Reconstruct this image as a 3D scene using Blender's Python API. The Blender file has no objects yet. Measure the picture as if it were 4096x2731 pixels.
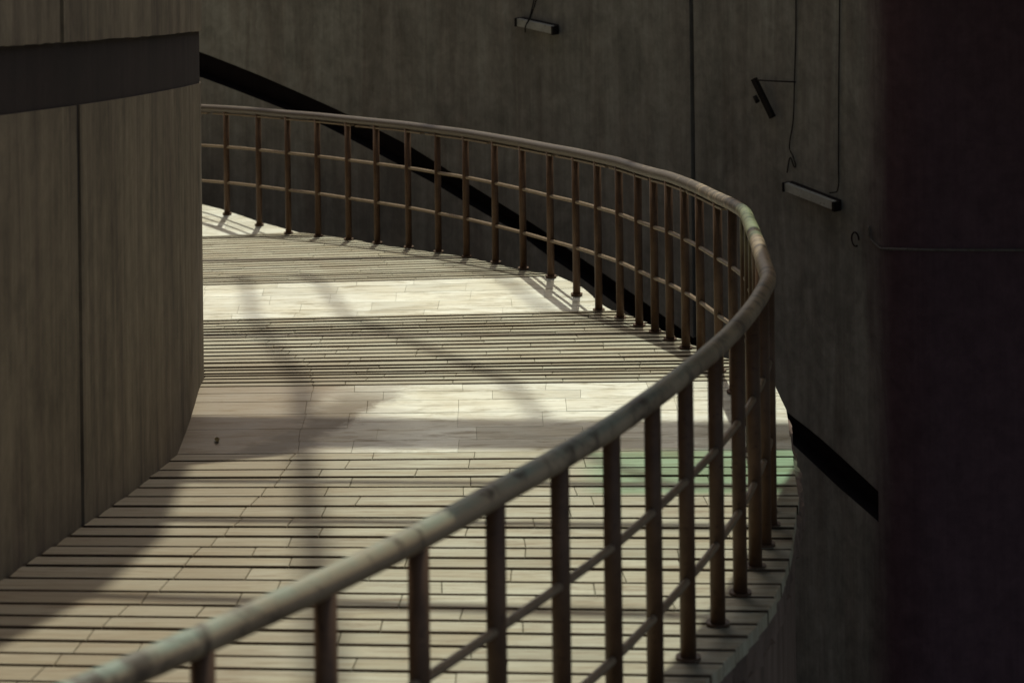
import bpy, bmesh, math, random
from mathutils import Vector, Matrix
random.seed(7)
R = math.radians
scene = bpy.context.scene
CAMZ = 12.0                                     # metres: eye level above the well floor

# ------------------------------------------------------------------ camera
cam_d = bpy.data.cameras.new('camera')
cam = bpy.data.objects.new('camera', cam_d)
scene.collection.objects.link(cam)
cam.location = (0, 0, CAMZ)
cam.matrix_world = Matrix.Translation((0, 0, CAMZ)) @ Matrix.Rotation(R(90), 4, 'X') @ Matrix.Rotation(-0.0115, 4, 'Z')
cam_d.sensor_width = 36
cam_d.lens = 36 * 12000 / 4096
cam_d.shift_x = 36.66 / 4096
cam_d.shift_y = -3187.7 / 4096
cam_d.clip_start = 0.1
cam_d.clip_end = 2000
cam_d.dof.use_dof = True
cam_d.dof.focus_distance = 16.8
cam_d.dof.aperture_fstop = 105.5 / 20.0
scene.camera = cam

# ------------------------------------------------------------------ light
SUN = Vector((0.03, 0.58, 1.0)).normalized()
world = bpy.data.worlds.new('World'); scene.world = world
world.use_nodes = True
nt = world.node_tree
sky = nt.nodes.new('ShaderNodeTexSky'); sky.sky_type = 'NISHITA'; sky.sun_disc = False
sky.sun_elevation = math.asin(SUN.z); sky.sun_rotation = math.atan2(SUN.x, SUN.y)
bg = nt.nodes['Background']; bg.inputs['Strength'].default_value = 0.135
sky.dust_density = 4.0; sky.ozone_density = 0.3
tint = nt.nodes.new('ShaderNodeMix'); tint.data_type = 'RGBA'; tint.blend_type = 'MULTIPLY'; tint.inputs[0].default_value = 1.0
tint.inputs[7].default_value = (1.0, 0.955, 0.835, 1)               # hazy, warm daylight
nt.links.new(sky.outputs['Color'], tint.inputs[6]); nt.links.new(tint.outputs[2], bg.inputs['Color'])
sun_d = bpy.data.lights.new('sun', 'SUN'); sun_d.energy = 3.5; sun_d.angle = R(0.53)
sun_d.color = (1.0, 0.99, 0.82)
sun = bpy.data.objects.new('sun', sun_d); scene.collection.objects.link(sun)
sun.location = (0, 10, 40); sun.rotation_euler = SUN.to_track_quat('Z', 'Y').to_euler()
vs = scene.view_settings
vs.view_transform = 'Standard'; vs.look = 'None'; vs.gamma = 1.0; vs.exposure = 0.0
vs.use_curve_mapping = False

# ------------------------------------------------------------------ materials
def new_mat(name):
    m = bpy.data.materials.new(name); m.use_nodes = True
    n = m.node_tree.nodes; b = n['Principled BSDF']
    return m, m.node_tree, b
def node(t, kind, **kw):
    n = t.nodes.new(kind)
    for k, v in kw.items():
        if k in n.inputs: n.inputs[k].default_value = v
        else: setattr(n, k, v)
    return n
def noise(t, vec, scale, detail=4, rough=0.6, dist=0.0):
    n = node(t, 'ShaderNodeTexNoise'); n.inputs['Scale'].default_value = scale
    n.inputs['Detail'].default_value = detail; n.inputs['Roughness'].default_value = rough
    n.inputs['Distortion'].default_value = dist
    t.links.new(vec, n.inputs['Vector']); return n.outputs['Fac']
def stretch(t, vec, sx, sy, sz):
    n = node(t, 'ShaderNodeMapping'); n.inputs['Scale'].default_value = (sx, sy, sz)
    t.links.new(vec, n.inputs['Vector']); return n.outputs['Vector']
def ramp(t, fac, stops):
    n = node(t, 'ShaderNodeValToRGB'); e = n.color_ramp.elements
    while len(e) < len(stops): e.new(0.5)
    for el, (p, c) in zip(e, stops):
        el.position = p; el.color = (c[0], c[1], c[2], 1) if not isinstance(c, (int, float)) else (c, c, c, 1)
    t.links.new(fac, n.inputs['Fac']); return n.outputs['Color']
def mix(t, fac, a, b, mode='MIX'):
    n = node(t, 'ShaderNodeMix', data_type='RGBA', blend_type=mode)
    for s, v in ((0, fac), (6, a), (7, b)):
        if isinstance(v, (int, float)): n.inputs[s].default_value = v
        elif isinstance(v, tuple): n.inputs[s].default_value = (*v, 1)
        else: t.links.new(v, n.inputs[s])
    return n.outputs[2]
def bump(t, b, h, strength, dist):
    n = node(t, 'ShaderNodeBump'); n.inputs['Strength'].default_value = strength
    n.inputs['Distance'].default_value = dist
    t.links.new(h, n.inputs['Height']); t.links.new(n.outputs['Normal'], b.inputs['Normal'])
def geo_pos(t): return node(t, 'ShaderNodeNewGeometry').outputs['Position']
def obj_rand(t): return node(t, 'ShaderNodeObjectInfo').outputs['Random']

def concrete(name, dark, light, stain, streak=1.0, rough=0.85, bay_shade=None, fx=26, contrast=0.42):
    m, t, b = new_mat(name); p = geo_pos(t)
    fine = noise(t, stretch(t, p, fx, fx, fx * 0.03), 1.0, 7, 0.68, 0.5)
    broad = noise(t, stretch(t, p, 3.6, 3.6, 0.3), 1.0, 6, 0.66, 0.9)
    blot = noise(t, stretch(t, p, 2.6, 2.6, 1.1), 1.0, 8, 0.7, 0.6)
    c = ramp(t, fine, [(0.5 - contrast, dark), (0.5 + contrast, light)])
    s = ramp(t, broad, [(0.42, 0.0), (0.66, 1.0)])
    c = mix(t, s, c, mix(t, 0.55 * streak, c, stain), 'MIX')
    c2 = ramp(t, blot, [(0.3, 0.62), (0.5, 0.95), (0.72, 1.2)])
    c = mix(t, 1.0, c, c2, 'MULTIPLY')
    if bay_shade:  # shade of the right-hand bay put into the wall colour
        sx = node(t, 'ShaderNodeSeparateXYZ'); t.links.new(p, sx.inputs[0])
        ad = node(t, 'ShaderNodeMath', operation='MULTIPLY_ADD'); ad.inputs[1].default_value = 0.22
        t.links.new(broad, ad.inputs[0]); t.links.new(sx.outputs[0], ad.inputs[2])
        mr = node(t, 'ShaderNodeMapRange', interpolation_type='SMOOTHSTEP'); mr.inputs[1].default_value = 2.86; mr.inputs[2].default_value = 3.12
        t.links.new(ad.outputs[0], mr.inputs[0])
        c = mix(t, mr.outputs[0], c, mix(t, fine, bay_shade[0], bay_shade[1]))
    t.links.new(mix(t, 1.0, c, ramp(t, noise(t, p, 7, 9, 0.72, 0.3), [(0.3, 0.74), (0.5, 0.97), (0.7, 1.2)]), 'MULTIPLY'), b.inputs['Base Color']); b.inputs['Roughness'].default_value = rough
    b.inputs['Specular IOR Level'].default_value = 0.25
    grit = noise(t, p, 60, 5, 0.7)
    bump(t, b, mix(t, 0.5, fine, grit), 0.35, 0.006)
    return m
M_CORE = concrete('core_concrete', (0.125, 0.098, 0.068), (0.27, 0.222, 0.16), (0.068, 0.046, 0.038), 1.2, 0.85, None, 17, 0.7)
M_WALL = concrete('outer_concrete', (0.20, 0.188, 0.165), (0.36, 0.35, 0.31), (0.15, 0.118, 0.10), 0.95, 0.85, ((0.078, 0.040, 0.052), (0.115, 0.07, 0.082)))
M_FASCIA = concrete('fascia_concrete', (0.15, 0.105, 0.088), (0.23, 0.17, 0.145), (0.06, 0.04, 0.033))
M_BAND = concrete('band_paint', (0.017, 0.009, 0.010), (0.028, 0.017, 0.017), (0.007, 0.003, 0.004))
M_DARKBAND = concrete('groove_black', (0.006, 0.003, 0.004), (0.011, 0.006, 0.008), (0.005, 0.003, 0.003))  # near-black colour for the groove's inside and lips
M_OVERHEAD_SHADE = concrete('overhead_shade_concrete', (0.12, 0.11, 0.10), (0.2, 0.19, 0.17), (0.07, 0.06, 0.05))
M_GROUND = concrete('well_floor', (0.035, 0.033, 0.03), (0.06, 0.057, 0.05), (0.025, 0.022, 0.02))

def marble(name, base, warm, dirt, rough, dirt_amt, smear=False, wallside=(0.165, 0.115, 0.068)):
    m, t, b = new_mat(name); p = geo_pos(t); rnd = obj_rand(t)
    n = node(t, 'ShaderNodeVectorMath', operation='ADD')
    sc = node(t, 'ShaderNodeVectorMath', operation='SCALE'); sc.inputs[0].default_value = (37, 19, 11)
    t.links.new(rnd, sc.inputs['Scale']); t.links.new(p, n.inputs[0]); t.links.new(sc.outputs[0], n.inputs[1])
    pv = n.outputs[0]
    vein = noise(t, stretch(t, pv, 2.2, 16, 6), 1.0, 8, 0.7, 0.8)
    cloud = noise(t, stretch(t, p, 1.6, 3.0, 2), 1.0, 5, 0.65, 0.6)
    scuff = noise(t, stretch(t, p, 3.2, 15, 5), 1.0, 7, 0.74, 0.6)
    c = ramp(t, vein, [(0.3, tuple(v * 0.80 for v in base)), (0.62, base)])
    tone = ramp(t, rnd, [(0.0, (0.76, 0.745, 0.70)), (0.35, (0.93, 0.92, 0.89)), (0.7, (1.0, 1.0, 0.98)), (1.0, (1.1, 1.11, 1.1))])
    c = mix(t, 1.0, c, tone, 'MULTIPLY')
    c = mix(t, ramp(t, cloud, [(0.42, 0.0), (0.68, 0.85)]), c, warm)
    c = mix(t, ramp(t, scuff, [(0.47, 0.0), (0.56, dirt_amt * 0.35), (0.68, dirt_amt)]), c, dirt)
    # brown trodden-in dirt in the strip that runs along the core wall
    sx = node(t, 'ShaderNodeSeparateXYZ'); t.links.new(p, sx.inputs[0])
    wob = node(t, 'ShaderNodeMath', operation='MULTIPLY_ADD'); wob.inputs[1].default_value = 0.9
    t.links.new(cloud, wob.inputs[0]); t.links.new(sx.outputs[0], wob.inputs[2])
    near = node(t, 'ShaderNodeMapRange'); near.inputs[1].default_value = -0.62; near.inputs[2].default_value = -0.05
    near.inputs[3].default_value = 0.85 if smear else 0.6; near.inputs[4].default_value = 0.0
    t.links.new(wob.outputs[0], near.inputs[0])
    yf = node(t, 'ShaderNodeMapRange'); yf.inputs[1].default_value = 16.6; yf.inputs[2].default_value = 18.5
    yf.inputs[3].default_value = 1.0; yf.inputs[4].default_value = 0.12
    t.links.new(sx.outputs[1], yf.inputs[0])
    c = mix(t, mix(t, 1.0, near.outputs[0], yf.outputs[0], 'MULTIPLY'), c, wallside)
    if smear:      # a brown trail of dried mud that crosses the landing at a slant
        ln = node(t, 'ShaderNodeMath', operation='MULTIPLY_ADD'); ln.inputs[1].default_value = -0.42; ln.inputs[2].default_value = 7.48
        t.links.new(sx.outputs[1], ln.inputs[0])
        e1 = node(t, 'ShaderNodeMath', operation='ADD'); t.links.new(ln.outputs[0], e1.inputs[0]); t.links.new(sx.outputs[0], e1.inputs[1])
        nz = node(t, 'ShaderNodeMath', operation='MULTIPLY_ADD'); nz.inputs[1].default_value = 0.55; nz.inputs[2].default_value = -0.28
        t.links.new(noise(t, stretch(t, p, 3, 5, 3), 1.0, 6, 0.7, 0.5), nz.inputs[0])
        e2 = node(t, 'ShaderNodeMath', operation='ADD'); t.links.new(e1.outputs[0], e2.inputs[0]); t.links.new(nz.outputs[0], e2.inputs[1])
        ab = node(t, 'ShaderNodeMath', operation='ABSOLUTE'); t.links.new(e2.outputs[0], ab.inputs[0])
        m1 = node(t, 'ShaderNodeMapRange', interpolation_type='SMOOTHSTEP'); m1.inputs[1].default_value = 0.22; m1.inputs[2].default_value = 0.04
        t.links.new(ab.outputs[0], m1.inputs[0])
        m2 = node(t, 'ShaderNodeMapRange', interpolation_type='SMOOTHSTEP'); m2.inputs[1].default_value = 16.25; m2.inputs[2].default_value = 15.7
        t.links.new(sx.outputs[1], m2.inputs[0])
        c = mix(t, mix(t, 1.0, m1.outputs[0], m2.outputs[0], 'MULTIPLY'), c, (0.11, 0.078, 0.042))
    t.links.new(c, b.inputs['Base Color'])
    t.links.new(ramp(t, scuff, [(0.3, rough), (0.8, min(1, rough + 0.25))]), b.inputs['Roughness'])
    b.inputs['Specular IOR Level'].default_value = 0.32
    bump(t, b, mix(t, 0.4, vein, noise(t, p, 45, 4, 0.6)), 0.22, 0.004)
    return m
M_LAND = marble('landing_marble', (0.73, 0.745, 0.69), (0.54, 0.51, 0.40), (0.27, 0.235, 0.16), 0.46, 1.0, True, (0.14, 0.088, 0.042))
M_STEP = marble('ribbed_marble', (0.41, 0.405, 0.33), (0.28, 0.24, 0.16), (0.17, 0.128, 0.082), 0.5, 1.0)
M_BED, t_, b_ = new_mat('mortar_bed')
b_.inputs['Base Color'].default_value = (0.05, 0.035, 0.025, 1); b_.inputs['Roughness'].default_value = 1
t_.links.new(ramp(t_, noise(t_, geo_pos(t_), 30, 4), [(0.3, (0.20, 0.165, 0.11)), (0.7, (0.34, 0.29, 0.21))]), b_.inputs['Base Color'])

M_EDGE, t_, b_ = new_mat('dark_slab_edge')  # dark brown for the near edge faces of the slabs
b_.inputs['Roughness'].default_value = 1; b_.inputs['Specular IOR Level'].default_value = 0.1
t_.links.new(ramp(t_, noise(t_, stretch(t_, geo_pos(t_), 1.2, 1.2, 1.2), 1.0, 5), [(0.3, (0.03, 0.020, 0.014)), (0.7, (0.11, 0.078, 0.052))]), b_.inputs['Base Color'])

def metal_paint(name, c1, c2, rust, rough):
    m, t, b = new_mat(name); p = geo_pos(t)
    n1 = noise(t, p, 9, 6, 0.65); n2 = noise(t, p, 38, 5, 0.7)
    c = ramp(t, n1, [(0.35, c1), (0.65, c2)])
    c = mix(t, ramp(t, n2, [(0.56, 0.0), (0.7, 0.8)]), c, rust)
    t.links.new(c, b.inputs['Base Color']); b.inputs['Roughness'].default_value = rough
    b.inputs['Specular IOR Level'].default_value = 0.22
    bump(t, b, n2, 0.15, 0.002)
    return m
M_POST = metal_paint('brown_post_paint', (0.066, 0.036, 0.021), (0.10, 0.056, 0.033), (0.036, 0.019, 0.012), 0.5)
M_MID = metal_paint('mid_rail_paint', (0.16, 0.115, 0.075), (0.21, 0.155, 0.105), (0.06, 0.035, 0.02), 0.45)
M_STEEL = metal_paint('grey_steel', (0.12, 0.12, 0.11), (0.2, 0.2, 0.18), (0.1, 0.06, 0.04), 0.6)
M_BLACK = metal_paint('black_metal', (0.012, 0.009, 0.009), (0.02, 0.015, 0.015), (0.02, 0.012, 0.01), 0.7)
M_CABLE = metal_paint('black_cable', (0.012, 0.01, 0.01), (0.022, 0.018, 0.018), (0.02, 0.015, 0.012), 0.8)
M_CONDUIT = metal_paint('grey_conduit', (0.10, 0.085, 0.075), (0.16, 0.14, 0.125), (0.05, 0.04, 0.03), 0.7)
M_LAMP = metal_paint('lamp_casing', (0.34, 0.335, 0.30), (0.44, 0.435, 0.39), (0.12, 0.1, 0.08), 0.6)
M_LEAF = metal_paint('dry_leaf', (0.08, 0.06, 0.02), (0.12, 0.09, 0.03), (0.05, 0.03, 0.015), 0.9)
def handrail_mat():
    m, t, b = new_mat('handrail_paint'); p = geo_pos(t)
    n1 = noise(t, p, 7.5, 6, 0.7, 0.4); n2 = noise(t, p, 30, 5, 0.7); n3 = noise(t, p, 2.0, 3, 0.5)
    c = ramp(t, n3, [(0.35, (0.20, 0.145, 0.092)), (0.65, (0.31, 0.24, 0.16))])
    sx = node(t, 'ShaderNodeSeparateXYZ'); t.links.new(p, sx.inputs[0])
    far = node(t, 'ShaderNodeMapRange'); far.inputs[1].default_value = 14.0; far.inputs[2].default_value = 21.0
    far.inputs[3].default_value = 0.0; far.inputs[4].default_value = 0.30  # overhead shade on the far rail put into its dark rusty patches
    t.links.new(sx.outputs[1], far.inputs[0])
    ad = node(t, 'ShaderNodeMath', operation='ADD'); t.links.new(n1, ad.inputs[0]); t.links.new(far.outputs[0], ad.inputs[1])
    near_rail_fade = node(t, 'ShaderNodeMapRange'); near_rail_fade.inputs[1].default_value = 12.0; near_rail_fade.inputs[2].default_value = 7.5
    t.links.new(sx.outputs[1], near_rail_fade.inputs[0])
    sky_sheen = mix(t, 1.0, ramp(t, noise(t, p, 3.1, 5, 0.65), [(0.38, 0.35), (0.62, 0.95)]), near_rail_fade.outputs[0], 'MULTIPLY')
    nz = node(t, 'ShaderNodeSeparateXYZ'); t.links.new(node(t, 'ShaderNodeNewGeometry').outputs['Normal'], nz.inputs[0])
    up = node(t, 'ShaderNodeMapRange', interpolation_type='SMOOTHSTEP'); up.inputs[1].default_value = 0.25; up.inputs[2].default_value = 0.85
    t.links.new(nz.outputs[2], up.inputs[0]); sky_sheen = mix(t, 1.0, sky_sheen, up.outputs[0], 'MULTIPLY')    # sky sheen on the near rail's upper side, painted in as teal
    c = mix(t, sky_sheen, c, (0.15, 0.20, 0.165))
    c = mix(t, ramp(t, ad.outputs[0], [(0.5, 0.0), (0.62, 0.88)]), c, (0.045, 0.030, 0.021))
    c = mix(t, ramp(t, n2, [(0.6, 0.0), (0.7, 0.7)]), c, (0.05, 0.034, 0.025))
    t.links.new(c, b.inputs['Base Color']); b.inputs['Roughness'].default_value = 0.5
    bump(t, b, n2, 0.2, 0.002)
    return m
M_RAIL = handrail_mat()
M_GREEN = bpy.data.materials.new('green_glass'); M_GREEN.use_nodes = True
t_ = M_GREEN.node_tree; t_.nodes.clear()
o_ = t_.nodes.new('ShaderNodeOutputMaterial'); tr_ = t_.nodes.new('ShaderNodeBsdfTransparent'); gl_ = t_.nodes.new('ShaderNodeBsdfGlossy')
tr_.inputs['Color'].default_value = (0.76, 0.97, 0.88, 1); gl_.inputs['Roughness'].default_value = 0.05
mx_ = t_.nodes.new('ShaderNodeMixShader'); mx_.inputs[0].default_value = 0.06
t_.links.new(tr_.outputs[0], mx_.inputs[1]); t_.links.new(gl_.outputs[0], mx_.inputs[2]); t_.links.new(mx_.outputs[0], o_.inputs[0])

# ------------------------------------------------------------------ helpers
def link(name, me, mat, parent=None):
    o = bpy.data.objects.new(name, me); scene.collection.objects.link(o)
    if mat and not me.materials: me.materials.append(mat)
    if parent: o.parent = parent
    return o
def from_py(name, verts, faces, mat, parent=None, smooth=False, mat2=None, sides=()):
    me = bpy.data.meshes.new(name); me.from_pydata([tuple(v) for v in verts], [], faces)
    if mat2:
        me.materials.append(mat); me.materials.append(mat2)
        for i in sides: me.polygons[i].material_index = 1
    bm = bmesh.new(); bm.from_mesh(me); bmesh.ops.recalc_face_normals(bm, faces=bm.faces); bm.to_mesh(me); bm.free()
    if smooth: me.polygons.foreach_set('use_smooth', [True] * len(me.polygons))
    return link(name, me, mat, parent)
def empty(name, loc=(0, 0, 0)):
    o = bpy.data.objects.new(name, None); scene.collection.objects.link(o); o.location = loc; return o
def tag(o, label=None, cat=None, group=None, kind=None):
    for k, v in (('label', label), ('category', cat), ('group', group), ('kind', kind)):
        if v: o[k] = v
    return o
def lerp_tab(tab, x):
    if x <= tab[0][0]: return tab[0][1]
    for (a, va), (b, vb) in zip(tab, tab[1:]):
        if x <= b: return va + (vb - va) * (x - a) / (b - a)
    return tab[-1][1]
def catmull(pts, n):
    pts = [Vector(p) for p in pts]; out = []
    for i in range(len(pts) - 1):
        p0 = pts[i - 1] if i else pts[0] * 2 - pts[1]
        p1, p2 = pts[i], pts[i + 1]
        p3 = pts[i + 2] if i + 2 < len(pts) else p2 * 2 - p1
        # centripetal-ish: scale the tangents to the local spacing
        d0, d1, d2 = (p1 - p0).length, (p2 - p1).length, (p3 - p2).length
        m1 = ((p2 - p0) / (d0 + d1)) * d1; m2 = ((p3 - p1) / (d1 + d2)) * d1
        for k in range(n):
            t = k / n; t2, t3 = t * t, t * t * t
            out.append(p1 * (2*t3 - 3*t2 + 1) + m1 * (t3 - 2*t2 + t) + p2 * (-2*t3 + 3*t2) + m2 * (t3 - t2))
    out.append(pts[-1]); return out
def tube_mesh(name, pts, rad, sides, wob=0.0):
    rfun = rad if callable(rad) else (lambda p: rad)
    pts = [Vector(p) for p in pts]; V = []; Fc = []
    for i, p in enumerate(pts):
        d = (pts[min(i + 1, len(pts) - 1)] - pts[max(i - 1, 0)]).normalized()
        up = Vector((0, 0, 1)) if abs(d.z) < 0.9 else Vector((0, 1, 0))
        s = d.cross(up).normalized(); u = s.cross(d)
        r = rfun(p) * (1 + random.uniform(-wob, wob))
        for k in range(sides):
            a = 2 * math.pi * k / sides
            V.append(p + s * (r * math.cos(a)) + u * (r * math.sin(a)))
    n = len(pts)
    for i in range(n - 1):
        for k in range(sides):
            a, b = i * sides + k, i * sides + (k + 1) % sides
            Fc.append((a, b, b + sides, a + sides))
    Fc.append(tuple(range(sides))); Fc.append(tuple((n - 1) * sides + k for k in range(sides)))
    me = bpy.data.meshes.new(name); me.from_pydata([tuple(v) for v in V], [], Fc)
    bm = bmesh.new(); bm.from_mesh(me); bmesh.ops.recalc_face_normals(bm, faces=bm.faces); bm.to_mesh(me); bm.free()
    me.polygons.foreach_set('use_smooth', [len(p.vertices) == 4 for p in me.polygons]); return me
def tube(name, pts, rad, mat, parent=None, sides=12, wob=0.0):
    return link(name, tube_mesh(name, pts, rad, sides, wob), mat, parent)
def bar(name, a, b, w, h, mat, parent=None):
    a, b = Vector(a), Vector(b); d = (b - a).normalized()
    s = d.cross(Vector((0, 0, 1))).normalized(); u = s.cross(d)
    V = []
    for p in (a, b):
        for i, j in ((-1, -1), (1, -1), (1, 1), (-1, 1)): V.append(p + s * (w / 2 * i) + u * (h / 2 * j))
    return from_py(name, V, [(0, 1, 2, 3), (7, 6, 5, 4), (0, 4, 5, 1), (1, 5, 6, 2), (2, 6, 7, 3), (3, 7, 4, 0)], mat, parent)

# ------------------------------------------------------------------ ramp layout (metres, heights relative to eye level)
PROF = [(3, -2.45), (9.4, -3.50), (12.1, -3.97), (14.95, -4.52), (16.2, -4.52), (20.07, -5.138), (21.05, -5.143), (25.85, -5.866), (32, -5.87)]
CORE = [(3, -3.6), (6, -2.75), (9, -2.12), (10.834, -1.877), (11.498, -1.819), (12.274, -1.757), (13.681, -1.694), (15.396, -1.673), (16.037, -1.682), (16.52, -1.698),
        (17.2, -1.80), (18, -2.0), (19.5, -2.55), (21.5, -3.5), (24, -4.9), (26, -6.2), (29, -8.5)]
EDGE = [(3, -1.85), (4, -1.36), (5, -0.9), (6.4, -0.31), (7.4, 0.075), (8.4, 0.39), (9.225, 0.60), (9.796, 0.745), (10.253, 0.853), (10.744, 0.947), (11.325, 1.03), (12.39, 1.163),
        (13.13, 1.245), (13.9, 1.305), (14.6, 1.365), (15.59, 1.43), (16.05, 1.41), (16.5, 1.345), (17.2, 1.21), (17.87, 1.075), (18.6, 0.955), (19.25, 0.855),
        (20.0, 0.70), (20.26, 0.60), (20.68, 0.50), (21.0, 0.36), (21.55, 0.075), (21.95, -0.06), (22.8, -0.345), (23.0, -0.45), (24.25, -1.08), (24.8, -1.28),
        (25.6, -1.64), (25.95, -1.87), (26.3, -2.17), (26.8, -2.47), (27.4, -2.95), (28.0, -3.6), (28.5, -4.3)]
def phi(Y): return 0.011 * (Y - 16)
def prof(Y): return lerp_tab(PROF, Y)
def row_y0(x, y):
    y0 = y
    for _ in range(4): y0 = y - phi(y0) * x
    return y0
def pt(y0, x, z): return Vector((x, y0 + phi(y0) * x, CAMZ + z))
def core_x(y):
    return lerp_tab(CORE, y)
def left_x(y0):
    x = -1.8
    for _ in range(6): x = core_x(y0 + phi(y0) * x)
    return x - 0.004

# ------------------------------------------------------------------ structure: ground, ramp body
gm = from_py('ground', [(-400, -400, 0), (400, -400, 0), (400, 400, 0), (-400, 400, 0)], [(0, 1, 2, 3)], M_GROUND); gm['kind'] = 'structure'

near = []
y = 9.22
while y > 3.3:
    y -= random.uniform(0.21, 0.27); near.append(y)
near = near[::-1] + [9.22, 9.415, 9.62, 9.852, 10.075, 10.308, 10.578, 10.848, 11.12, 11.361, 11.61, 11.86, 12.12, 12.427, 12.792, 13.158, 13.495, 13.871, 14.219, 14.614, 14.95]
l1 = [14.95, 15.16, 15.373, 15.635, 15.869, 16.03, 16.16]
f2 = [16.16, 16.285, 16.459, 16.61, 16.713, 16.892, 17.033, 17.268, 17.475, 17.682, 17.889, 18.096, 18.303, 18.548, 18.76, 18.953, 19.132, 19.321, 19.519, 19.72, 19.92, 20.07]
l2 = [20.07, 20.20, 20.44, 20.69, 20.90, 21.04]
f3 = [21.04, 21.22, 21.38, 21.543, 21.70, 21.893, 22.092, 22.28, 22.491, 22.70, 22.918, 23.136, 23.373, 23.60, 23.83, 24.05, 24.277, 24.543, 24.791, 25.03, 25.26, 25.50, 25.70, 25.86]
l3 = [25.86, 26.1, 26.36, 26.62, 26.9, 27.2, 27.5, 27.8, 28.1]

# solid body under the paving
ys = [3.0 + i * 0.25 for i in range(int((28.2 - 3.0) / 0.25) + 1)]
V = []; Fc = []
for y0 in ys:
    lx, ex = left_x(y0) - 0.25, lerp_tab(EDGE, y0) - 0.02
    z = prof(y0) - 0.055
    V += [pt(y0, lx, z), pt(y0, ex, z), Vector((pt(y0, ex, z).x, pt(y0, ex, z).y, -0.2)), Vector((pt(y0, lx, z).x, pt(y0, lx, z).y, -0.2))]
for i in range(len(ys) - 1):
    for k in range(4):
        a, b = i * 4 + k, i * 4 + (k + 1) % 4; Fc.append((a, b, b + 4, a + 4))
Fc += [(0, 1, 2, 3), tuple(range(len(V) - 4, len(V)))]
body = from_py('ramp', V, Fc, M_FASCIA); body['kind'] = 'structure'

# rough edge beam under the paving's outer ends
V = []; Fc = []
n_ = 520
for i in range(n_ + 1):
    y0 = 3.2 + (28.0 - 3.2) * i / n_
    ex = lerp_tab(EDGE, y0); z = prof(y0)
    o1 = 0.0 + random.uniform(-0.004, 0.004) + 0.034 * max(0, math.sin((y0 - 12.2) / 3.9 * math.pi)) * (0.75 + 0.25 * math.sin(y0 * 11)) * (1 if 12.2 < y0 < 16.1 else 0)
    o2 = o1 + random.uniform(-0.012, 0.01)
    V += [pt(y0, ex - 0.018, z - 0.02), pt(y0, ex + o1, z - 0.05 + random.uniform(-0.012, 0.006)), pt(y0, ex + o2, z - 0.13 + random.uniform(-0.02, 0.02)), pt(y0, ex - 0.018, z - 0.16)]
for i in range(n_):
    for k in range(4):
        a, b = i * 4 + k, i * 4 + (k + 1) % 4; Fc.append((a, b, b + 4, a + 4))
Fc += [(0, 1, 2, 3), tuple(range(len(V) - 4, len(V)))]
from_py('edge_beam', V, Fc, M_FASCIA, body)

# ------------------------------------------------------------------ paving, slab by slab
def paving(name, rows, mat, flight, width):
    root = empty(name, pt(rows[0], 0, prof(rows[0]))); root['kind'] = 'structure'
    inv = Matrix.Translation(-root.location)
    shift = random.random()
    for r, (ya, yb) in enumerate(zip(rows, rows[1:])):
        gap = 0.0025 if flight else 0.0013
        lip = (0.0045 + 0.006 * random.random() ** 1.5) * (0.78 if ya < 15 else 1.0 if ya < 20.5 else 0.62) if flight else random.uniform(0.0, 0.0015)
        za, zb = prof(ya) + lip, prof(yb)
        xl = max(left_x(ya), left_x(yb))
        jit = random.uniform(-0.005, 0.004)
        xa, xb = lerp_tab(EDGE, ya) + jit, lerp_tab(EDGE, yb) + jit
        xs = []; x = xl + 0.60 + random.uniform(-0.01, 0.01)      # narrow border along the core
        xs.append(x); x += width * (0.35 + 0.5 * ((shift + 0.37 * r) % 1.0))
        while x < min(xa, xb) - 0.22:
            xs.append(x); x += width * random.uniform(0.82, 1.18)
        cuts = [(xl, xl)] + [(q + 0.012 * math.sin(q * 9 + r), q + 0.012 * math.sin(q * 9 + r) + random.uniform(-0.008, 0.008) + (0.05 if k == 0 and False else 0)) for k, q in enumerate(xs)] + [(xa, xb)]
        cuts = [c for c in cuts if c[0] <= xa + 1e-6 and c[1] <= xb + 1e-6]
        for k in range(len(cuts) - 1):
            (a0, b0), (a1, b1) = cuts[k], cuts[k + 1]
            g0 = 0 if k == 0 else gap * 0.45; g1 = gap * 0.45
            dz = random.uniform(-0.0007, 0.0007)
            th = 0.045; c = min(0.0025, lip * 0.4 + 0.0006)
            yA, yB = ya + gap * 0.4, yb - gap * 0.6
            top = [pt(yA + c, a0 + g0 + c, za + dz), pt(yA + c, a1 - g1 - c, za + dz), pt(yB - c, b1 - g1 - c, zb + dz), pt(yB - c, b0 + g0 + c, zb + dz)]
            mid = [pt(yA, a0 + g0, za + dz - c), pt(yA, a1 - g1, za + dz - c), pt(yB, b1 - g1, zb + dz - c), pt(yB, b0 + g0, zb + dz - c)]
            bot = [Vector((v.x, v.y, v.z - th)) for v in mid]
            Vv = [inv @ v for v in top + mid + bot]
            Ff = [(0, 1, 2, 3)] + [(i, (i + 1) % 4, 4 + (i + 1) % 4, 4 + i) for i in range(4)] + [(4 + i, 4 + (i + 1) % 4, 8 + (i + 1) % 4, 8 + i) for i in range(4)]
            from_py('paving_slab', Vv, Ff, mat, root, mat2=M_EDGE, sides=(1, 5) if flight else ())
    return root
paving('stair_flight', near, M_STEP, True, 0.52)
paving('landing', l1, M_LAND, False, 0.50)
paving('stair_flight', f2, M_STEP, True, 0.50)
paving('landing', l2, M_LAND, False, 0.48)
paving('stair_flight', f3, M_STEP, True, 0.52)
paving('landing', l3, M_LAND, False, 0.5)

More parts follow.
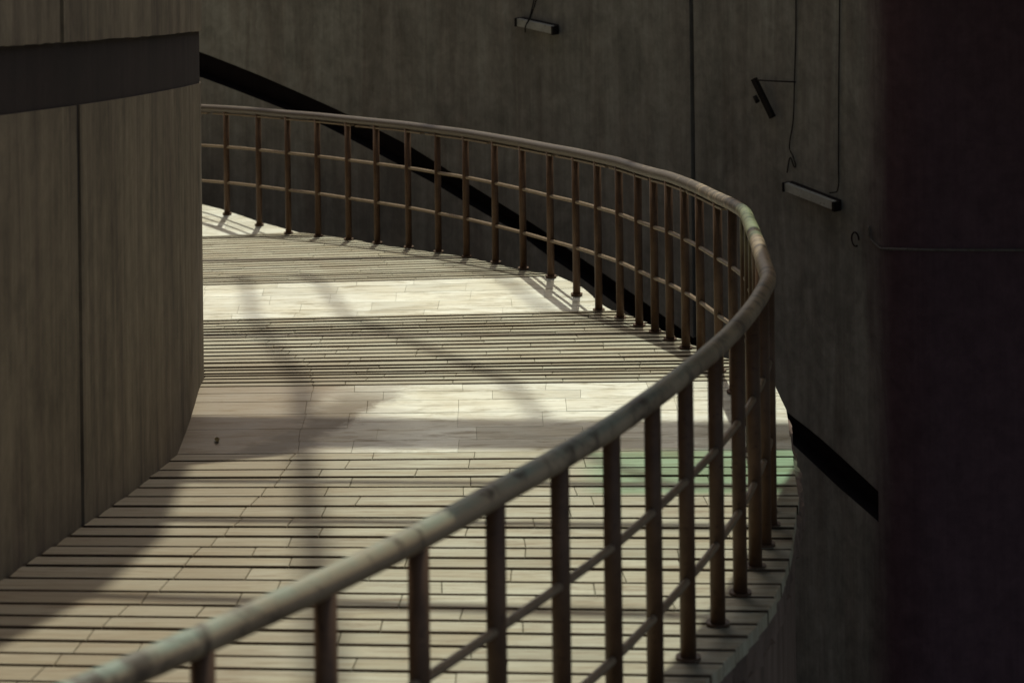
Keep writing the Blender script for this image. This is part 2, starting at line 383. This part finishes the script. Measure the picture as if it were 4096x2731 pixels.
# ------------------------------------------------------------------ core wall
def sheet(name, plan, zt, zb, depth, mat, parent, jag=0.0, mat2=None, dark=0):
    """A wall panel with thickness: plan = [(x, y, nx, ny)], zt/zb functions of index -> z."""
    V = []; Fc = []; n = len(plan)
    rnd = random.Random(hash(name) % 1000 if False else len(plan))
    for i, (x, y, nx, ny) in enumerate(plan):
        t_, b_ = zt(i), zb(i) + (rnd.uniform(-jag, jag) if jag else 0)
        V += [(x, y, t_), (x - nx * depth, y - ny * depth, t_), (x - nx * depth, y - ny * depth, b_), (x, y, b_)]
    for i in range(n - 1):
        for k in range(4):
            a, b = i * 4 + k, i * 4 + (k + 1) % 4; Fc.append((a, b, b + 4, a + 4))
    Fc += [(0, 1, 2, 3), tuple(range(4 * n - 4, 4 * n))]
    return from_py(name, V, Fc, mat, parent, mat2=mat2, sides=[i * 4 + dark for i in range(n - 1)] if mat2 else ())
cp = catmull([(x, y, 0) for y, x in CORE], 12)
def plan_slice(pts, y0, y1, off=0.0, sign=1):
    out = []
    for i, p in enumerate(pts):
        if y0 <= p.y <= y1:
            d = (pts[min(i + 1, len(pts) - 1)] - pts[max(i - 1, 0)]).normalized()
            nx, ny = d.y * sign, -d.x * sign
            out.append((p.x + nx * off, p.y + ny * off, nx, ny))
    return out
cw = empty('core_wall', (-3.0, 14.0, 0)); tag(cw, 'curved streaky concrete core wall with a dark painted band, left of the ramp', 'wall')
cw.location = (0, 0, 0)
def band_top(y): return CAMZ - 1.88 - 0.152 * (y - 11.4)
def band_bot(y): return CAMZ - 2.136 - 0.158 * (y - 11.4)
for y0, y1 in ((3, 12.246), (12.249, 29)):
    pl = plan_slice(cp, y0, y1)
    sheet('lower_panel', pl, lambda i, pl=pl: band_bot(pl[i][1]) , lambda i: -0.2, 0.3, M_CORE, cw)
for y0, y1 in ((3, 11.9), (11.915, 29)):
    pl = plan_slice(cp, y0, y1, 0.010)
    sheet('upper_panel', pl, lambda i: CAMZ + 6.5, lambda i, pl=pl: band_top(pl[i][1]), 0.3, M_CORE, cw, 0.003)
pl = plan_slice(cp, 3, 29, -0.006)
sheet('painted_band', pl, lambda i: band_top(pl[i][1]) + 0.4, lambda i: band_bot(pl[i][1]) - 0.4, 0.2, M_BAND, cw)

# ------------------------------------------------------------------ outer drum wall
DC, DR = (-9.62, 14.9), 15.3
TOP = [(35.0, -7.54), (37.85, -7.239), (39.06, -7.137), (43.5, -6.70), (48.5, -6.21), (49.5, -6.09), (51.4, -5.908), (52.66, -5.789), (54, -5.642), (55.4, -5.494), (56.6, -5.394), (58.3, -5.253), (61.7, -4.991), (64.1, -4.82), (75, -4.2), (100, -3.9)]
BOT = [(35.0, -7.78), (37.05, -7.59), (38.8, -7.39), (43.5, -6.92), (48.4, -6.395), (49.6, -6.28), (50.8, -6.13), (51.84, -6.045), (53, -5.94), (54.2, -5.823), (55.6, -5.705), (56.8, -5.60), (58, -5.494), (59, -5.406), (60.9, -5.275), (64.1, -5.06), (75, -4.45), (100, -4.1)]
CREST = [(35, 0.6), (44, 0.2), (52, -1.2), (58, -2.9), (62, -3.3), (100, -3.3)]
def drum_plan(a0, a1, off=0.0, step=0.6):
    n = max(2, int(abs(a1 - a0) / step)); out = []
    for i in range(n + 1):
        a = R(a0 + (a1 - a0) * i / n); c, s = math.cos(a), math.sin(a)
        out.append((DC[0] + (DR - off) * c, DC[1] + (DR - off) * s, -c, -s))
    return out
def drum_ang(p): return math.degrees(math.atan2(p[1] - DC[1], p[0] - DC[0]))
ow = empty('outer_wall', (0, 0, 0)); tag(ow, 'curved dark concrete outer wall with a slanting black groove, behind the railing', 'wall')
for a0, a1 in ((35.2, 43.03), (43.215, 100)):
    pl = drum_plan(a0, a1)
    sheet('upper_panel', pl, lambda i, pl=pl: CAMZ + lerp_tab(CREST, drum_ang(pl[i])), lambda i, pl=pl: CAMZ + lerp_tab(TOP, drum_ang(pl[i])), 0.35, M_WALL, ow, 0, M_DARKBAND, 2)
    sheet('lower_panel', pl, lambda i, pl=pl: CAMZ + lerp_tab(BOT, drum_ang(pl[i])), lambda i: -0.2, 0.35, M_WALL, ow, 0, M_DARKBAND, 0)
plb = drum_plan(35.0, 100, -0.16)
sheet('groove_lining', plb, lambda i: CAMZ + lerp_tab(CREST, drum_ang(plb[i])) - 0.1, lambda i: -0.1, 0.25, M_DARKBAND, ow)

# dark bay on the right: rounded corner, receding wall, back wall, added shade roof
sw = empty('side_wall', (0, 0, 0)); tag(sw, 'almost black concrete wall receding into shade at the far right', 'wall')
pa = R(35.2); c0 = Vector((DC[0] + DR * math.cos(pa), DC[1] + DR * math.sin(pa), 0))
tan = Vector((math.sin(pa), -math.cos(pa), 0)); nin = Vector((-math.cos(pa), -math.sin(pa), 0))
RC = 0.5
cc = c0 - nin * RC; pl = []
for i in range(13):
    a = (i / 12) * R(58)
    n = nin * math.cos(a) + tan * math.sin(a)
    q = cc + n * RC; pl.append((q.x, q.y, n.x, n.y))
n = Vector((pl[-1][2], pl[-1][3], 0)); d = Vector((-n.y, n.x, 0))
if d.x < 0: d = -d
q = Vector((pl[-1][0], pl[-1][1], 0))
for k in range(1, 9):
    w = q + d * (k * 0.8); pl.append((w.x, w.y, n.x, n.y))
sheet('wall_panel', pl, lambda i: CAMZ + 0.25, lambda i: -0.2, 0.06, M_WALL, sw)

# ------------------------------------------------------------------ railing
TOPS = [(-1.14, 4.8, -2.035), (-0.86, 5.40, -2.12), (-0.621, 5.953, -2.198), (-0.408, 6.457, -2.263), (-0.222, 6.929, -2.323), (-0.046, 7.418, -2.382), (0.122, 7.918, -2.447), (0.276, 8.416, -2.513), (0.415, 8.917, -2.577), (0.542, 9.415, -2.642), (0.675, 9.988, -2.72), (0.794, 10.567, -2.799), (0.893, 11.12, -2.875), (0.972, 11.627, -2.946), (1.038, 12.125, -3.015),
        (1.198, 15.364, -3.469), (1.176, 15.927, -3.551), (1.138, 16.5, -3.639), (1.08, 17.152, -3.73), (1.023, 17.656, -3.8), (0.956, 18.133, -3.867), (0.886, 18.559, -3.933), (0.807, 18.991, -3.993), (0.705, 19.481, -4.055), (0.582, 20.032, -4.135), (0.446, 20.507, -4.198), (0.278, 21.024, -4.268), (0.088, 21.624, -4.348), (-0.114, 22.166, -4.418), (-0.336, 22.706, -4.486), (-0.56, 23.204, -4.553), (-0.807, 23.71, -4.617), (-1.078, 24.218, -4.686), (-1.332, 24.663, -4.745), (-1.612, 25.119, -4.803), (-1.892, 25.546, -4.861), (-2.173, 25.941, -4.91), (-2.492, 26.383, -4.97), (-2.85, 26.80, -5.03), (-3.22, 27.18, -5.09)]
gi = 14                                            # between these two the posts hide behind the bend of the rail
fine = catmull(TOPS, 12)
gapseg = fine[gi * 12:(gi + 1) * 12 + 1]
hid = []
for k in range(1, 6):
    f = k / 6 * 12; i = int(f); hid.append(gapseg[i].lerp(gapseg[min(i + 1, 12)], f - i))
POSTS = [Vector(p) for p in TOPS[:gi + 1]] + hid + [Vector(p) for p in TOPS[gi + 1:]]
fine = catmull(POSTS, 6)
UPZ = Vector((0, 0, CAMZ))
rl = empty('railing', (0, 0, 0)); tag(rl, 'brown tubular steel railing curving along the outer edge of the ramp', 'railing')
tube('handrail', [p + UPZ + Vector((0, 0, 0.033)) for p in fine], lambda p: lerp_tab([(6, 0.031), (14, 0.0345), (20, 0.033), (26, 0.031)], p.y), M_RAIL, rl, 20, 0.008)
strip = []
def flat_bar(f0, f1):
    V = []; Fc = []; seg = fine[f0:f1]
    for i, p in enumerate(seg):
        d = (seg[min(i + 1, len(seg) - 1)] - seg[max(i - 1, 0)]); d.z = 0; d.normalize(); s_ = Vector((d.y, -d.x, 0)); q = p + UPZ - Vector((0, 0, 0.012))
        V += [q + s_ * 0.02 + Vector((0, 0, 0.006)), q + s_ * 0.02 - Vector((0, 0, 0.006)), q - s_ * 0.02 - Vector((0, 0, 0.006)), q - s_ * 0.02 + Vector((0, 0, 0.006))]
    for i in range(len(seg) - 1):
        for k in range(4):
            a, b = i * 4 + k, i * 4 + (k + 1) % 4; Fc.append((a, b, b + 4, a + 4))
    Fc += [(0, 1, 2, 3), tuple(range(len(V) - 4, len(V)))]
    from_py('flat_bar', V, Fc, M_MID, rl)
iy = [i for i, p in enumerate(fine) if p.y > 16.2]
for k in range(iy[0], len(fine) - 3, 14): flat_bar(k, min(k + 14, len(fine) - 1))     # strips tacked under the far part of the rail
for dz in (0.301, 0.615):
    tube('mid_rail', [p + UPZ - Vector((0, 0, dz)) for p in fine], 0.0128, M_MID, rl, 10)
disc = None
for p in POSTS:
    zf = prof(row_y0(p.x, p.y)) + 0.004
    tube('post', [(p.x, p.y, CAMZ + zf), (p.x, p.y, CAMZ + p.z + 0.036)], 0.0255, M_POST, rl, 14)
    o = rl.children[-1]
    post = [c for c in scene.collection.objects if c.name.startswith('post')][-1]
    if disc is None:
        disc = tube_mesh('flange', [(0, 0, 0), (0, 0, 0.008), (0, 0, 0.012)], 0.04, 14); disc.materials.append(M_POST)
    fl = link('flange', disc, None, post); fl.location = (p.x, p.y, CAMZ + zf + 0.001)

# ------------------------------------------------------------------ fittings on the outer wall
def on_drum(x, y, z, off):
    dx, dy = x - DC[0], y - DC[1]; l = math.hypot(dx, dy); k = (DR - off) / l
    return Vector((DC[0] + dx * k, DC[1] + dy * k, CAMZ + z))
def lamp(name, a, b, label, h=0.066):
    root = empty(name, a.lerp(b, 0.5)); tag(root, label, 'lamp', 'wall lamps')
    inv = -root.location
    d = (b - a).normalized(); s = d.cross(Vector((0, 0, 1))).normalized()
    if s.y > 0: s = -s
    up = Vector((0, 0, 1))
    def box(nm, p, q, t0, t1, z0, z1, mat):
        V = []
        for pp in (p, q):
            for tt, zz in ((t0, z0), (t1, z0), (t1, z1), (t0, z1)): V.append(pp + inv + s * tt + up * zz)
        return from_py(nm, V, [(0, 1, 2, 3), (7, 6, 5, 4), (0, 4, 5, 1), (1, 5, 6, 2), (2, 6, 7, 3), (3, 7, 4, 0)], mat, root)
    box('casing', a, b, 0.0, 0.045, -h / 2, h / 2, M_LAMP)
    box('end_cap', b + d * 0.001, b + d * 0.025, -0.012, 0.068, -h / 2 - 0.004, h / 2 + 0.004, M_BLACK)
    box('end_cap', a - d * 0.012, a - d * 0.001, -0.012, 0.064, -h / 2 - 0.004, h / 2 + 0.004, M_BLACK)
    box('backplate', a, b, -0.04, -0.001, -h / 2 - 0.010, h / 2 + 0.006, M_BLACK)
    return root
A, B = on_drum(0.135, 26.685, -4.243, 0.05), on_drum(0.45, 26.419, -4.274, 0.05)
lamp('wall_lamp', A, B, 'short grey wall lamp at the top of the wall, above the middle of the railing')
A2, B2 = on_drum(2.308, 24.482, -5.259, 0.05), on_drum(2.66, 24.03, -5.318, 0.05)
lamp('wall_lamp', A2, B2, 'long grey wall lamp hanging lower, right of the rail bend, on a thin cable')
def cable(name, pts, r, label, mat=M_CABLE, cat='cable', group=None):
    ob = tube(name, catmull(pts, 6), r, mat, None, 8); tag(ob, label, cat, group); return ob
wires = [on_drum(2.351, 24.429, z, 0.012) for z in (-2.0, -3.2, -3.9)] + [on_drum(2.336, 24.447, -4.412, 0.015), on_drum(2.325, 24.462, -4.72, 0.015), on_drum(2.298, 24.495, -4.95, 0.02), on_drum(2.325, 24.46, -5.02, 0.02), on_drum(2.342, 24.439, -5.09, 0.02), on_drum(2.33, 24.455, -5.1, 0.018), on_drum(2.30, 24.49, -5.03, 0.018), on_drum(2.275, 24.52, -5.16, 0.018)]
cable('hanging_cable', wires, 0.005, 'thin dark cable with a loose curling end, left of the other vertical wire', group='cables on the outer wall')
cable('hanging_cable', [on_drum(2.665, 24.019, -2.0, 0.012), on_drum(2.665, 24.019, -3.0, 0.012), on_drum(2.662, 24.022, -3.7, 0.012), on_drum(2.65, 24.04, -4.4, 0.012), on_drum(2.642, 24.05, -5.0, 0.012), on_drum(2.638, 24.055, -5.21, 0.02), on_drum(2.60, 24.105, -5.235, 0.05)], 0.005, 'straight dark cable running down to the right end of the lower lamp', group='cables on the outer wall')
for dx, side in ((0.0, 'left'), (0.035, 'right')):
    cable('hanging_cable', [on_drum(0.262 + dx, 26.578, -2.2, 0.02), on_drum(0.255 + dx, 26.58, -3.6, 0.02), on_drum(0.25 + dx, 26.585, -4.0, 0.03), on_drum(0.248 + dx * 0.3, 26.586, -4.19, 0.10), on_drum(0.225, 26.605, -4.26, 0.118), on_drum(0.21, 26.62, -4.32, 0.10)], 0.0055,
          'dark cable dangling over the upper wall lamp, %s one of a close pair' % side, group='pair of cables over the upper lamp')
br = empty('wall_bracket', on_drum(2.349, 24.431, -4.409, 0.0)); tag(br, 'small bent metal bracket sticking out of the wall with a dark hanging tube', 'bracket')
def loc(v): return v - br.location
p0, p1 = on_drum(2.349, 24.431, -4.405, 0.02), on_drum(2.10, 24.735, -4.43, 0.10)
tube('arm', [loc(p0), loc(p1)], 0.006, M_BLACK, br, 8)
bar('clamp', loc(on_drum(2.352, 24.427, -4.38, 0.015)), loc(on_drum(2.352, 24.427, -4.48, 0.015)), 0.04, 0.03, M_BLACK, br)
hang = bar('hanging_tube', loc(on_drum(2.09, 24.745, -4.42, 0.10)), loc(on_drum(2.203, 24.611, -4.72, 0.06)), 0.045, 0.04, M_BLACK, br)
tube('knuckle', [loc(on_drum(2.115, 24.715, -4.555, 0.13)), loc(on_drum(2.14, 24.69, -4.60, 0.13))], 0.02, M_BLACK, br, 8)
ringp = []
for i in range(15):
    a = i / 14 * R(300); c = on_drum(2.765, 23.885, -5.56, 0.03)
    ringp.append(c + tan * (0.042 * math.cos(a)) + Vector((0, 0, 0.055 * math.sin(a))))
cable('wall_hook', ringp, 0.007, 'small open iron ring fixed on the wall near the dark corner', M_BLACK, 'hook')
# conduit round the corner
def on_pl(i, z, off): return Vector((pl[i][0] + pl[i][2] * off, pl[i][1] + pl[i][3] * off, CAMZ + z))
def on_side(i, py, off):
    x, y = pl[i][0] + pl[i][2] * off, pl[i][1] + pl[i][3] * off
    return Vector((x, y, CAMZ - (py + 1822.4 + 0.0115 * (12000 * x / y)) / 12000 * y))
cpts = [on_drum(2.85, 23.765, -5.43, 0.02), on_drum(2.858, 23.754, -5.52, 0.02), on_side(1, 985, 0.02)] + [on_side(i, 994 + 0.5 * i, 0.02) for i in range(2, 13)] + [on_side(i, 1001, 0.02) for i in range(13, 18)]
cable('wall_conduit', cpts, 0.011, 'thin grey conduit bending round the wall corner into the dark', M_CONDUIT, 'conduit')

# ------------------------------------------------------------------ overhead: added shade slab on the right, steel frame over the ramp, one green pane
ZR = CAMZ - 0.5
edge_l = [(2.9, 24.0), (1.75, 18.6), (1.56, 17.3), (1.30, 15.6), (1.04, 13.8), (0.80, 12.4), (0.58, 11.2), (0.3, 10.2), (-0.1, 9.2), (-0.4, 8.4)]  # slab edge drawn to put the near railing and ramp edge in shade
ring = [(14, 8.4), (14, 34), (4.2, 34)] + edge_l; nr = len(ring)
rf = from_py('shade_roof', [(x, y, ZR + 0.2) for x, y in ring] + [(x, y, ZR + 0.5) for x, y in ring],
             [tuple(range(nr)), tuple(range(2 * nr - 1, nr - 1, -1))] + [(i, (i + 1) % nr, nr + (i + 1) % nr, nr + i) for i in range(nr)], M_OVERHEAD_SHADE)
tag(rf, 'unseen flat slab added on the right to shade the bay and railing', 'roof')
fr = empty('overhead_frame', (0, 0, 0)); tag(fr, 'open steel frame high above the ramp', 'frame')
ZF = CAMZ + 11.0
def lift(x, y, z): k = (ZF - CAMZ - z); return (x + 0.03 * k, y + 0.58 * k, ZF)   # where a bar must run to shade the floor at x, y, z
def high(a, b, w, ext=0.0, dz=0.0, ext2=None):
    ext2 = ext if ext2 is None else ext2
    a, b = Vector(lift(*a)), Vector(lift(*b)); d = (b - a).normalized()
    bar('frame_bar', a - d * ext + Vector((0, 0, dz)), b + d * ext2 + Vector((0, 0, dz)), w, 0.10, M_STEEL, fr)
high((-0.76, 11.41, -3.84), (-1.12, 16.0, -4.52), 0.11, 3.5, 0.0, 0.0)
high((-1.12, 16.0, -4.52), (-1.75, 20.2, -5.14), 0.075, 0.0, 0.0, 1.5)
high((0.45, 14.4, -4.4), (-1.25, 20.6, -5.14), 0.06, 1.2)
high((0.9, 18.2, -4.85), (-0.05, 21.0, -5.14), 0.05, 1.5)
high((-1.7, 13.9, -4.3), (1.2, 13.5, -4.25), 0.13, 2.0, 0.12)
high((-1.7, 12.5, -4.05), (1.1, 12.15, -4.0), 0.15, 2.0, 0.12)
high((-1.8, 10.7, -3.7), (0.9, 10.2, -3.6), 0.13, 2.0, 0.12)
high((-1.7, 18.9, -4.95), (0.9, 18.6, -4.9), 0.15, 2.0, 0.12)
high((-1.8, 23.0, -5.43), (-0.3, 22.8, -5.4), 0.2, 2.5, 0.12)
high((-1.8, 25.3, -5.78), (-1.2, 25.2, -5.76), 0.15, 2.5, 0.12)
for x in (-3.4, 4.2): bar('side_rail', (x, 14, ZF - 0.12), (x, 42, ZF - 0.12), 0.14, 0.14, M_STEEL, fr)
def above(x, y, z, zz): k = zz - CAMZ - z; return (x + 0.03 * k, y + 0.58 * k, zz)
bm_ = bar('unseen_shadow_beam', above(-2.7, 15.44, -4.52, CAMZ - 0.6), above(1.9, 15.10, -4.52, CAMZ + 8.0), 0.36, 0.30, M_OVERHEAD_SHADE)  # beam out of view, tilted so its shadow softens toward the right
tag(bm_, 'unseen concrete beam across the ramp, tilted to soften its shadow', 'beam')
lp = [(-1.9, 10.6, -1.75), (-1.9, 11.4, -1.62), (-1.85, 12.1, -1.5), (-1.80, 13.1, -1.34), (-1.75, 14.3, -1.27), (-1.72, 16.0, -1.36), (-1.73, 17.3, -1.42), (-1.76, 17.7, -1.02), (-1.80, 18.12, -0.90), (-1.80, 18.34, -1.70)]  # outline of an added ledge, shaped to shade the floor by the core
V = []
for x0, y, x1 in lp: V += [(x0 - 0.4, y + 2.3, ZR + 4.7), (x1 + 0.12, y + 2.3, ZR + 4.7), (x1 + 0.12, y + 2.3, ZR + 4.95), (x0 - 0.4, y + 2.3, ZR + 4.95)]
Fc = [(i * 4 + k, i * 4 + (k + 1) % 4, i * 4 + 4 + (k + 1) % 4, i * 4 + 4 + k) for i in range(len(lp) - 1) for k in range(4)] + [(0, 1, 2, 3), tuple(range(len(V) - 4, len(V)))]
lg = from_py('shade_ledge', V, Fc, M_OVERHEAD_SHADE); tag(lg, 'unseen ledge added high on the core wall to shade the floor below', 'ledge')
def gq(x, y, z, d): v = lift(x, y, z); return (v[0], v[1], v[2] + 0.2 + d)
q4 = [(0.36, 13.30, -4.20), (1.55, 13.30, -4.20), (1.55, 15.0, -4.52), (0.36, 15.0, -4.52)]
gp = from_py('glass_pane', [gq(*v, 0) for v in q4] + [gq(*v, 0.012) for v in q4],
             [(0, 1, 2, 3), (7, 6, 5, 4), (0, 4, 5, 1), (1, 5, 6, 2), (2, 6, 7, 3), (3, 7, 4, 0)], M_GREEN)
tag(gp, 'single sheet of pale green glass lying on the high steel frame', 'glass pane')

up = [(-2.0, 9.6), (-2.3, 8.6), (-1.2, 6.5), (-0.2, 3.5), (0.2, 0.0), (-0.2, -4.0), (-7.0, -4.0), (-7.0, 9.6)]  # unseen slab added overhead to darken the near core wall
nu = len(up)
ur = from_py('overhead_shade_slab', [(x, y, CAMZ + 2.2 + 0.12 * y * 0.5) for x, y in up] + [(x, y, CAMZ + 2.5 + 0.12 * y * 0.5) for x, y in up],
             [tuple(range(nu)), tuple(range(2 * nu - 1, nu - 1, -1))] + [(i, (i + 1) % nu, nu + (i + 1) % nu, nu + i) for i in range(nu)], M_OVERHEAD_SHADE)
ur['kind'] = 'structure'

# ------------------------------------------------------------------ a dry leaf on the landing
lv = []
for i in range(7):
    t = i / 6; w = 0.013 * math.sin(math.pi * min(1, t * 0.95 + 0.03)); z = 0.003 * math.sin(t * 3) + 0.003
    lv += [(-w, t * 0.085 - 0.04, z + 0.006), (0, t * 0.085 - 0.04, z), (w, t * 0.085 - 0.04, z + 0.006)]
lf = []
for i in range(6):
    for k in range(2): a = i * 3 + k; lf.append((a, a + 1, a + 4, a + 3))
leaf = from_py('dry_leaf', lv, lf, M_LEAF)
leaf.location = (-1.497, 15.17, CAMZ - 4.52 + 0.002); leaf.rotation_euler = (0, 0, 0.15)
tag(leaf, 'small dry brown leaf lying on the shaded landing by the core wall', 'leaf')
